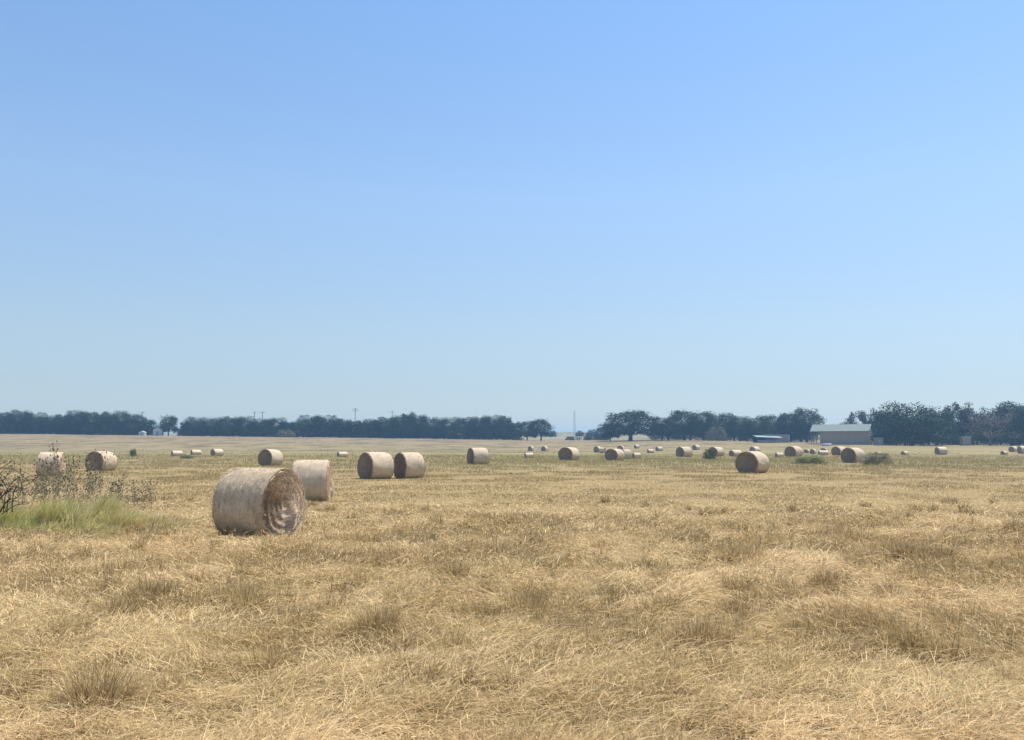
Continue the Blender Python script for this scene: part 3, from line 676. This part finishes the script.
def barn():
    d = 298.; xr = at(868.8, 440, d)[0]; g = float(H(xr - 6, d + 4)) - .3
    ztop = at(840, 424.6, d + 9)[2]; ze = at(868, 431.2, d)[2]
    o = link("metal_barn", None, None, (xr, d, g), R(-27.5)); tag(o, "long metal barn with a pale green roof and grey-tan wall beyond the bales", "barn")
    h, r, a, b, l = ze - g, ztop - g, -15.3, 0., -18.6; W = 11.
    m = MB().box(a, b, 0, .12, 0, h); k = a + .4
    while k < b - .1: m.box(k, k + .07, -.03, -.003, 0, h - .15); k += .6
    m.build("front_wall", M_WALL, o); MB().box(a, b, W - .12, W, 0, h).build("back_wall", M_WALL, o)
    ge = MB().add([(b + .003, 0, 0), (b + .003, W, 0), (b + .003, W, h), (b + .003, W / 2, r - .1), (b + .003, 0, h), (b + .12, 0, 0), (b + .12, W, 0), (b + .12, W, h), (b + .12, W / 2, r - .1), (b + .12, 0, h)],
        [(0, 4, 3, 2, 1), (5, 6, 7, 8, 9), (0, 1, 6, 5), (1, 2, 7, 6), (2, 3, 8, 7), (3, 4, 9, 8), (4, 0, 5, 9)]); ge.build("gable_wall", M_PINK, o)
    MB().box(a - .12, a - .003, .2, W - .2, 0, h).build("inner_wall", M_DARK, o)  # shade under the roof overhang put into this wall's colour
    e = .4; rf = MB()
    rf.add([(l, -e, h), (b + .4, -e, h), (b + .4, W / 2, r), (l, W / 2, r), (l, -e, h + .1), (b + .4, -e, h + .1), (b + .4, W / 2, r + .1), (l, W / 2, r + .1)], [(0, 3, 2, 1), (4, 5, 6, 7), (0, 1, 5, 4), (0, 4, 7, 3), (1, 2, 6, 5)])
    rf.add([(l, W + e, h), (b + .4, W + e, h), (b + .4, W / 2 + .003, r), (l, W / 2 + .003, r), (l, W + e, h + .1), (b + .4, W + e, h + .1), (b + .4, W / 2 + .003, r + .1), (l, W / 2 + .003, r + .1)], [(0, 1, 2, 3), (4, 7, 6, 5), (0, 4, 5, 1), (0, 3, 7, 4), (1, 5, 6, 2)])
    q = l + .3
    while q < b + .3:
        rf.add([(q, -e, h + .102), (q + .08, -e, h + .102), (q + .08, W / 2, r + .102), (q, W / 2, r + .102), (q, -e, h + .15), (q + .08, -e, h + .15), (q + .08, W / 2, r + .15), (q, W / 2, r + .15)], [(4, 5, 6, 7), (0, 1, 5, 4), (0, 4, 7, 3), (1, 2, 6, 5)]); q += .9
    rf.build("roof", M_ROOF, o)
    MB().box(l, b + .35, -e - .06, -e - .003, h - .12, h + .02).build("gutter", M_GREYSH, o)
    for yy in (0.1, W * .5, W - .2): MB().box(l + .2, l + .38, yy, yy + .18, 0, h).build("post", M_WOOD, o)
barn()
def shed():
    d = 330.; x0 = at(757, 440, d)[0]; x1 = at(783, 440, d)[0]; g = float(H((x0 + x1) / 2, d)) - .2; zt = at(770, 437.2, d)[2] - g; zb = at(770, 435.6, d + 6)[2] - g
    o = link("open_shed", None, None, (x0, d, g)); tag(o, "low open-front shed with a pale sloping roof left of the barn", "shed"); w = x1 - x0
    MB().add([(0, -.3, zt), (w, -.3, zt - .35), (w, 6, zb - .2), (0, 6, zb), (0, -.3, zt + .1), (w, -.3, zt - .25), (w, 6, zb - .1), (0, 6, zb + .1)], [(0, 3, 2, 1), (4, 5, 6, 7), (0, 1, 5, 4), (1, 2, 6, 5), (2, 3, 7, 6), (3, 0, 4, 7)]).build("roof", M_GREYSH, o)
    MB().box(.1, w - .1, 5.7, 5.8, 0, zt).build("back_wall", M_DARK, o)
    for k in range(4): q = .1 + (w - .35) * k / 3; MB().box(q, q + .15, 0, .15, 0, zt - .4).build("post", M_WOOD, o)
    MB().box(.3, w - .4, .02, .10, .4, zt * .55).build("feed_panel", M_GREYSH, o)
    x0 = at(783.5, 440, d)[0]; x1 = at(793, 440, d)[0]; g = float(H((x0 + x1) / 2, d + 6)) - .2; zt = at(788, 435.2, d + 5)[2] - g; w = x1 - x0
    o = link("small_shed", None, None, (x0, d + 5, g)); tag(o, "small tan shed with a white corner frame at the end of the open shed", "shed")
    MB().box(-5, w, 0.1, 3, 0, zt).build("wall", M_WALL, o); MB().box(-5.2, w + .25, -.2, 3.2, zt + .003, zt + .16).build("roof", M_WHITE, o); MB().box(w - .02, w + .25, -.15, .08, 0, zt).build("corner_post", M_WHITE, o)
shed()
def little(px0, px1, yt, yb, d, name, label, cat, wallm, roofm, gable=True):
    x0 = at(px0, yb, d)[0]; x1 = at(px1, yb, d)[0]; g = float(H((x0 + x1) / 2, d)) - .1; zt = at(px0, yt, d)[2] - g; w = x1 - x0; dp = max(2., w * .6)
    o = link(name, None, None, (x0, d, g)); tag(o, label, cat); hh = zt * (.68 if gable else .94)
    MB().box(0, w, 0, dp, 0, hh).build("wall", wallm, o)
    if gable: MB().prism([(-.2, hh + .003), (w + .2, hh + .003), (w * .5, zt)], -.2, dp + .2).build("roof", roofm, o)
    else: MB().box(-.15, w + .15, -.15, dp + .15, hh + .003, zt).build("roof", roofm, o)
    MB().box(w * .38, w * .6, -.03, -.004, .0, hh * .8).build("door", M_GREYSH, o)
little(138.5, 144.5, 431, 436, 420, "white_shed", "smaller left of the two white buildings at the left treeline gap", "shed", M_WHITE, M_WHITE)
little(153, 161.5, 427.5, 435, 424, "white_house", "larger right of the two white buildings at the left treeline gap", "house", M_WHITE, M_WHITE)
little(876, 883.5, 437.5, 444, 287, "green_shed", "small pale green shed just right of the barn", "shed", M_ROOF, M_ROOF, False)
little(963, 971, 436.6, 443, 294, "hut", "small hut with a white flat roof under the right grove", "hut", M_WALL, M_WHITE, False)
def trailer(px0, px1, yt, d, label):
    x0 = at(px0, 438, d)[0]; x1 = at(px1, 438, d)[0]; g = float(H((x0 + x1) / 2, d)); w = x1 - x0; zt = at(px0, yt, d)[2] - g
    o = link("travel_trailer", None, None, (x0, d, g)); tag(o, label, "trailer", "pale trailers in the central gap")
    MB().prism([(0, .5), (w, .5), (w, zt * .9), (w - .3, zt), (.4, zt), (0, zt * .8)], 0, 2.3).build("body", M_WHITE, o)
    MB().box(w * .2, w * .4, -.02, -.003, zt * .55, zt * .8).build("window", M_DARK, o); MB().box(w * .6, w * .75, -.02, -.003, .6, zt * .8).build("door", M_GREYSH, o)
    for q in (.35, .6):
        m = MB(); m.tube([(w * q, -.05, .35), (w * q, .2, .35)], [.35, .35], 14); m.build("wheel", M_DARK, o)
trailer(575, 582, 437, 480, "left of the two small pale trailers in the central gap"); trailer(584, 590, 437.4, 480, "right of the two small pale trailers in the central gap")
# white trough before the barn
X, Y = hit(826.5, 446); m = MB(); ln = 4.6 * Y / F
prof = [(0, .0), (.42, .0), (.5, .35), (.5, .72), (.44, .75), (0, .75)]
o = link("water_trough", None, None, (X, Y, float(H(X, Y)))); tag(o, "low white livestock trough on the ground before the barn", "trough")
n = 24; V = []; Fc = []
ringp = [(0.0, 0.25), (.44, .22), (.47, .80), (.52, .80), (.50, .04), (.45, 0.0)]
for (rr_, zz_) in ringp:
    for k in range(n):
        w_ = 2 * pi * k / n; V.append((ln * (rr_ / .5) * math.cos(w_) * (1 if rr_ else 0), 1.2 * (rr_ / .5) * math.sin(w_) * .6, zz_))
for i in range(len(ringp) - 1):
    for k in range(n): Fc.append((i * n + k, i * n + (k + 1) % n, (i + 1) * n + (k + 1) % n, (i + 1) * n + k))
MB().add(V, Fc).build("basin", M_WHITE, o, True)
MB().tube([(ln * .98, 0, 0), (ln * .98, 0, 1.0)], [.04, .04], 8).build("feed_pipe", M_STEEL, o)

# utility poles and the thin mast
def pole(px, yt, d, label, arm=2.6, double=False, r=.16):
    x, y, z = at(px, yt, d); g = float(H(x, d)); h = z - g
    o = link("utility_pole", None, None, (x, y, g), R(8)); tag(o, label, "utility pole", "utility poles behind the treelines")
    MB().tube([(0, 0, -.5), (0, 0, h)], [r * 1.15, r * .8], 10).build("shaft", M_WOOD, o)
    for k in range(2 if double else 1):
        zz = h - .5 - 1.1 * k; c = MB().box(-arm / 2, arm / 2, -.2, -.08, zz - .08, zz + .08).build("crossarm", M_WOOD, o)
        for q in (-.45, -.15, .15, .45): MB().tube([(q * arm, -.14, zz + .083), (q * arm, -.14, zz + .3)], [.05, .035], 6).build("insulator", M_STEEL, c)
pole(254.5, 411.5, 500, "left of the two utility poles above the flat-topped grove", 1.6, r=.2); pole(262.5, 411.5, 500, "right utility pole with the wide crossarm above the flat-topped grove", 3.6, r=.2)
pole(355.3, 408, 500, "tallest utility pole, above the left part of the central treeline", 3.2, True, .2); pole(392.3, 411, 520, "utility pole tip just showing left of the central treeline's highest tip", 2.2, r=.2)
pole(142.5, 411.5, 490, "utility pole tip above the right end of the far left treeline", 3.0, r=.16)
def mast():
    d = 560.; x, y, z = at(574.4, 411, d); g = float(H(x, d)); h = z - g
    o = link("lattice_mast", None, None, (x, y, g)); tag(o, "tall thin grey lattice mast rising from the central gap", "mast"); w = .55
    legs = [(-w, -w), (w, -w), (w, w), (-w, w)]
    for a_, b_ in legs: MB().tube([(a_, b_, 0), (a_ * .6, b_ * .6, h)], [.09, .07], 6).build("leg", M_STEEL, o)
    m = MB(); k = 0; st = 1.0
    while k * st < h - 1:
        z0, z1 = k * st, (k + 1) * st; f0, f1 = 1 - .4 * z0 / h, 1 - .4 * z1 / h
        for i in range(4):
            p, q = legs[i], legs[(i + 1) % 4]
            if k % 2: p, q = q, p
            m.tube([(p[0] * f0, p[1] * f0, z0), (q[0] * f1, q[1] * f1, z1)], [.04, .04], 4)
        k += 1
    m.build("bracing", M_STEEL, o); MB().tube([(0, 0, h - .4), (0, 0, h + .8)], [.07, .04], 6).build("tip", M_STEEL, o)
mast()

# ------------------------------------------------------------------ dried seed-head weeds and bare branches at left
M_STEM = simple("dry_weed_stem", (.28, .24, .15), (.42, .37, .24), 8); M_HEAD = simple("dark_seed_head", (.07, .055, .04), (.16, .12, .09), 20)
M_DLEAF = simple("dry_olive_leaf", (.21, .21, .11), (.32, .31, .17), 9)
def weed_proto(seed, h):
    r = np.random.default_rng(seed); st, hd, lf = MB(), [], MB()
    def head(p, s):
        p = np.array(p); n = r.normal(0, 1, 3); n[2] = abs(n[2]) + .2; n /= np.linalg.norm(n)
        hd.append((p, n, s))
    lean = r.normal(0, .10, 2); pts = [np.array([0, 0, 0.])]
    for k in range(1, 7): z = h * k / 6; pts.append(np.array([lean[0] * z + r.normal(0, .015), lean[1] * z + r.normal(0, .015), z]))
    st.tube([tuple(p) for p in pts], [.010, .009, .008, .007, .006, .005, .003], 5); head(pts[-1], .036)
    for k in range(int(15 + 6 * r.random())):
        f = r.uniform(.22, .95) * 6; i = int(f); b = pts[i] + (pts[min(i + 1, 6)] - pts[i]) * (f - i)
        a = r.uniform(0, 2 * pi); L_ = r.uniform(.15, .5) * (1.2 - f / 9)
        m1 = b + np.array([math.cos(a) * L_ * .5, math.sin(a) * L_ * .5, L_ * .45]); e = m1 + np.array([math.cos(a) * L_ * .35, math.sin(a) * L_ * .35, L_ * r.uniform(.2, .7)])
        st.tube([tuple(b), tuple(m1), tuple(e)], [.005, .004, .002], 4); head(e, r.uniform(.016, .032))
        if r.random() < .6:
            e2 = m1 + r.normal(0, .09, 3) + np.array([0, 0, .1]); st.tube([tuple(m1), tuple(e2)], [.003, .002], 4); head(e2, r.uniform(.015, .03))
        for _ in range(2):
            c = b + (m1 - b) * r.random(); u = r.normal(0, 1, 3); u /= np.linalg.norm(u); v = np.cross(u, r.normal(0, 1, 3)); v /= np.linalg.norm(v); q = r.uniform(.02, .05)
            lf.add([c, c + u * q + v * q * .4, c + u * q * 2, c + u * q - v * q * .4], [(0, 1, 2, 3)])
    return st.mesh("stems", M_STEM), hd, lf.mesh("leaves", M_DLEAF)
WP = [weed_proto(500 + k, h) for k, h in enumerate((1.15, 1.3, 1.0, 1.2, .85))]
_hm = MB(); _hm.tube([(0, 0, -.5), (0, 0, -.1), (0, 0, .4), (0, 0, .55)], [.35, .9, .75, .2], 7); HEAD = _hm.mesh("seed_head", M_HEAD)
from mathutils import Vector as _Ve
def weeds():
    r = np.random.default_rng(9)
    tall = [(60, 510, 1.62), (46, 512, 1.38), (74, 508, 1.42), (68, 515, 1.3), (88, 509, 1.1), (55, 509, 1.25), (98, 512, 1.15), (30, 510, 1.1)]
    for k in range(34):
        if k < len(tall): px, py, hh = tall[k]
        else: px = 4 + (k - 7) * 5.6 + r.uniform(-6, 6); py = r.uniform(506, 516); hh = r.uniform(.45, 1.0) * (1.0 if px < 120 else .85)
        px = float(np.clip(px, -25, 158)); X, Y = hit(px, py); p = WP[r.integers(5)]
        o = link("dried_sunflower", None, None, (X, Y, float(H(X, Y))), r.uniform(0, 6.28)); hh *= 1.4; s_ = hh / 1.15; o.scale = (.95, .95, s_)
        o.rotation_euler[0] = r.normal(0, .08)
        if k == 0: tag(o, "tallest dried weed, its dark seed heads rising above the two bales at left", "weed", "dried seed-head weeds at the left")
        else: tag(o, "dried brown weed with small dark round seed heads behind the green grass", "weed", "dried seed-head weeds at the left")
        link("stems", p[0], o); 
        for (hp_, hn_, hs_) in p[1]:
            e_ = link("seed_head", HEAD, o, tuple(hp_)); e_.scale = (hs_, hs_, hs_ / s_); e_.rotation_euler = _Ve(tuple(hn_)).to_track_quat("Z", "Y").to_euler()
        link("leaves", p[2], o)
weeds()
def branches():
    Y = 21.; M_BR = simple("dark_dead_branch", (.055, .042, .035), (.13, .10, .08), 10)
    X, _, _ = at(-8, 508, Y); o = link("dead_bush", None, None, (X, Y, float(H(X, Y)))); tag(o, "dead bush of dark arching bare branches at the left edge", "bush")
    g = float(H(X, Y)); r = np.random.default_rng(3)
    arcs = [[(-30, 478), (-5, 469), (12, 469), (24, 477), (33, 489), (36, 499)], [(-30, 500), (-4, 478), (4, 483), (10, 497), (12, 510)], [(-25, 505), (-6, 488), (2, 497), (6, 512)],
            [(-10, 512), (2, 496), (14, 487), (22, 490), (25, 503)], [(0, 512), (8, 500), (18, 497), (22, 485), (19, 478)], [(-15, 470), (0, 464), (8, 461)], [(-20, 512), (-4, 492), (6, 476), (8, 473)], [(2, 514), (16, 505), (30, 503), (36, 492)]]
    for _ in range(14):
        bx = r.uniform(-30, 14); by = 512; tx = bx + r.uniform(-4, 26); ty = r.uniform(470, 496)
        arcs.append([(bx, by), (bx + (tx - bx) * .2, ty + (by - ty) * .4), (tx, ty), (tx + r.uniform(4, 12), ty + r.uniform(4, 20))])
    for a in arcs:
        m = MB(); y0 = Y + r.uniform(-.4, .4); ps = []
        for k, (px, py) in enumerate(a):
            x, y, z = at(px, py, y0 + k * r.uniform(-.06, .06)); ps.append(np.array([x - X, y - Y, z - g]))
        q = []
        for k in range(len(ps) - 1):
            for t in (0, .33, .66):
                p_, n_ = ps[max(k - 1, 0)], ps[min(k + 2, len(ps) - 1)]
                q.append(.5 * ((2 * ps[k]) + (ps[k + 1] - p_) * t + (2 * p_ - 5 * ps[k] + 4 * ps[k + 1] - n_) * t * t + (-p_ + 3 * ps[k] - 3 * ps[k + 1] + n_) * t ** 3))
        q.append(ps[-1]); m.tube([tuple(v) for v in q], list(np.linspace(.017, .004, len(q)) * r.uniform(.6, 1.15)), 6)
        for k in range(2, len(q) - 1, 2):
            d = r.normal(0, .13, 3); d[2] = abs(d[2]) * .7; m.tube([tuple(q[k]), tuple(q[k] + d), tuple(q[k] + d * 1.8 + r.normal(0, .03, 3))], [.007, .005, .002], 4)
        m.build("branch", M_BR, o, True)
branches()

# ------------------------------------------------------------------ haze
mh = bpy.data.materials.new("haze"); mh.use_nodes = True; nt = mh.node_tree; nt.nodes.remove(nt.nodes["Principled BSDF"])
pv = nt.nodes.new("ShaderNodeVolumePrincipled"); pv.inputs["Color"].default_value = (.36, .64, 1.0, 1); pv.inputs["Density"].default_value = .00038; pv.inputs["Anisotropy"].default_value = .3
nt.links.new(pv.outputs[0], nt.nodes["Material Output"].inputs["Volume"])
tag(MB().box(-3400, 3400, -3400, 3400, -3, 45).build("haze", mh), "thin blue summer haze over the whole field", "haze", kind="stuff")

# ------------------------------------------------------------------ light
EL, AZ = R(66), R(31)      # azimuth from +X towards +Y
sd = bpy.data.lights.new("sun", "SUN"); sd.energy = 5.0; sd.angle = R(.53); sd.color = (1, .955, .88)
so = bpy.data.objects.new("sun", sd); COL.objects.link(so); so.location = (0, 0, 60)
dx, dy, dz = math.cos(EL) * math.cos(AZ), math.cos(EL) * math.sin(AZ), math.sin(EL)
from mathutils import Vector
so.rotation_euler = Vector((dx, dy, dz)).to_track_quat("Z", "Y").to_euler()
w = bpy.data.worlds.new("World"); S.world = w; w.use_nodes = True; nt = w.node_tree
sk = nt.nodes.new("ShaderNodeTexSky"); sk.sky_type = "NISHITA"; sk.sun_disc = False
sk.sun_elevation = EL; sk.sun_rotation = pi / 2 - AZ; sk.altitude = 0; sk.air_density = 1.0; sk.dust_density = .3; sk.ozone_density = 5
bg = nt.nodes["Background"]; bg.inputs[1].default_value = .148
# elevation colour grade multiplied over the sky, dimmer towards the horizon
tc = nt.nodes.new("ShaderNodeTexCoord"); sx = nt.nodes.new("ShaderNodeSeparateXYZ"); nt.links.new(tc.outputs["Generated"], sx.inputs[0])
sky_grade = ramp(nt, sx.outputs[2], [(0, (.62, .60, .60)), (.06, (.67, .62, .615)), (.126, (.86, .755, .675)), (.266, (1.07, .99, .90)), (.46, (1.02, 1.08, 1.06)), (1, (1, 1, 1))])
nt.links.new(mix(nt, sk.outputs[0], sky_grade, 1.0, "MULTIPLY"), bg.inputs[0])
vs = S.view_settings; vs.view_transform = "Standard"; vs.look = "None"; vs.gamma = 1; vs.use_curve_mapping = False; vs.exposure = 0.35
S.cycles.max_bounces = 6; S.cycles.volume_bounces = 1; S.cycles.use_denoising = True
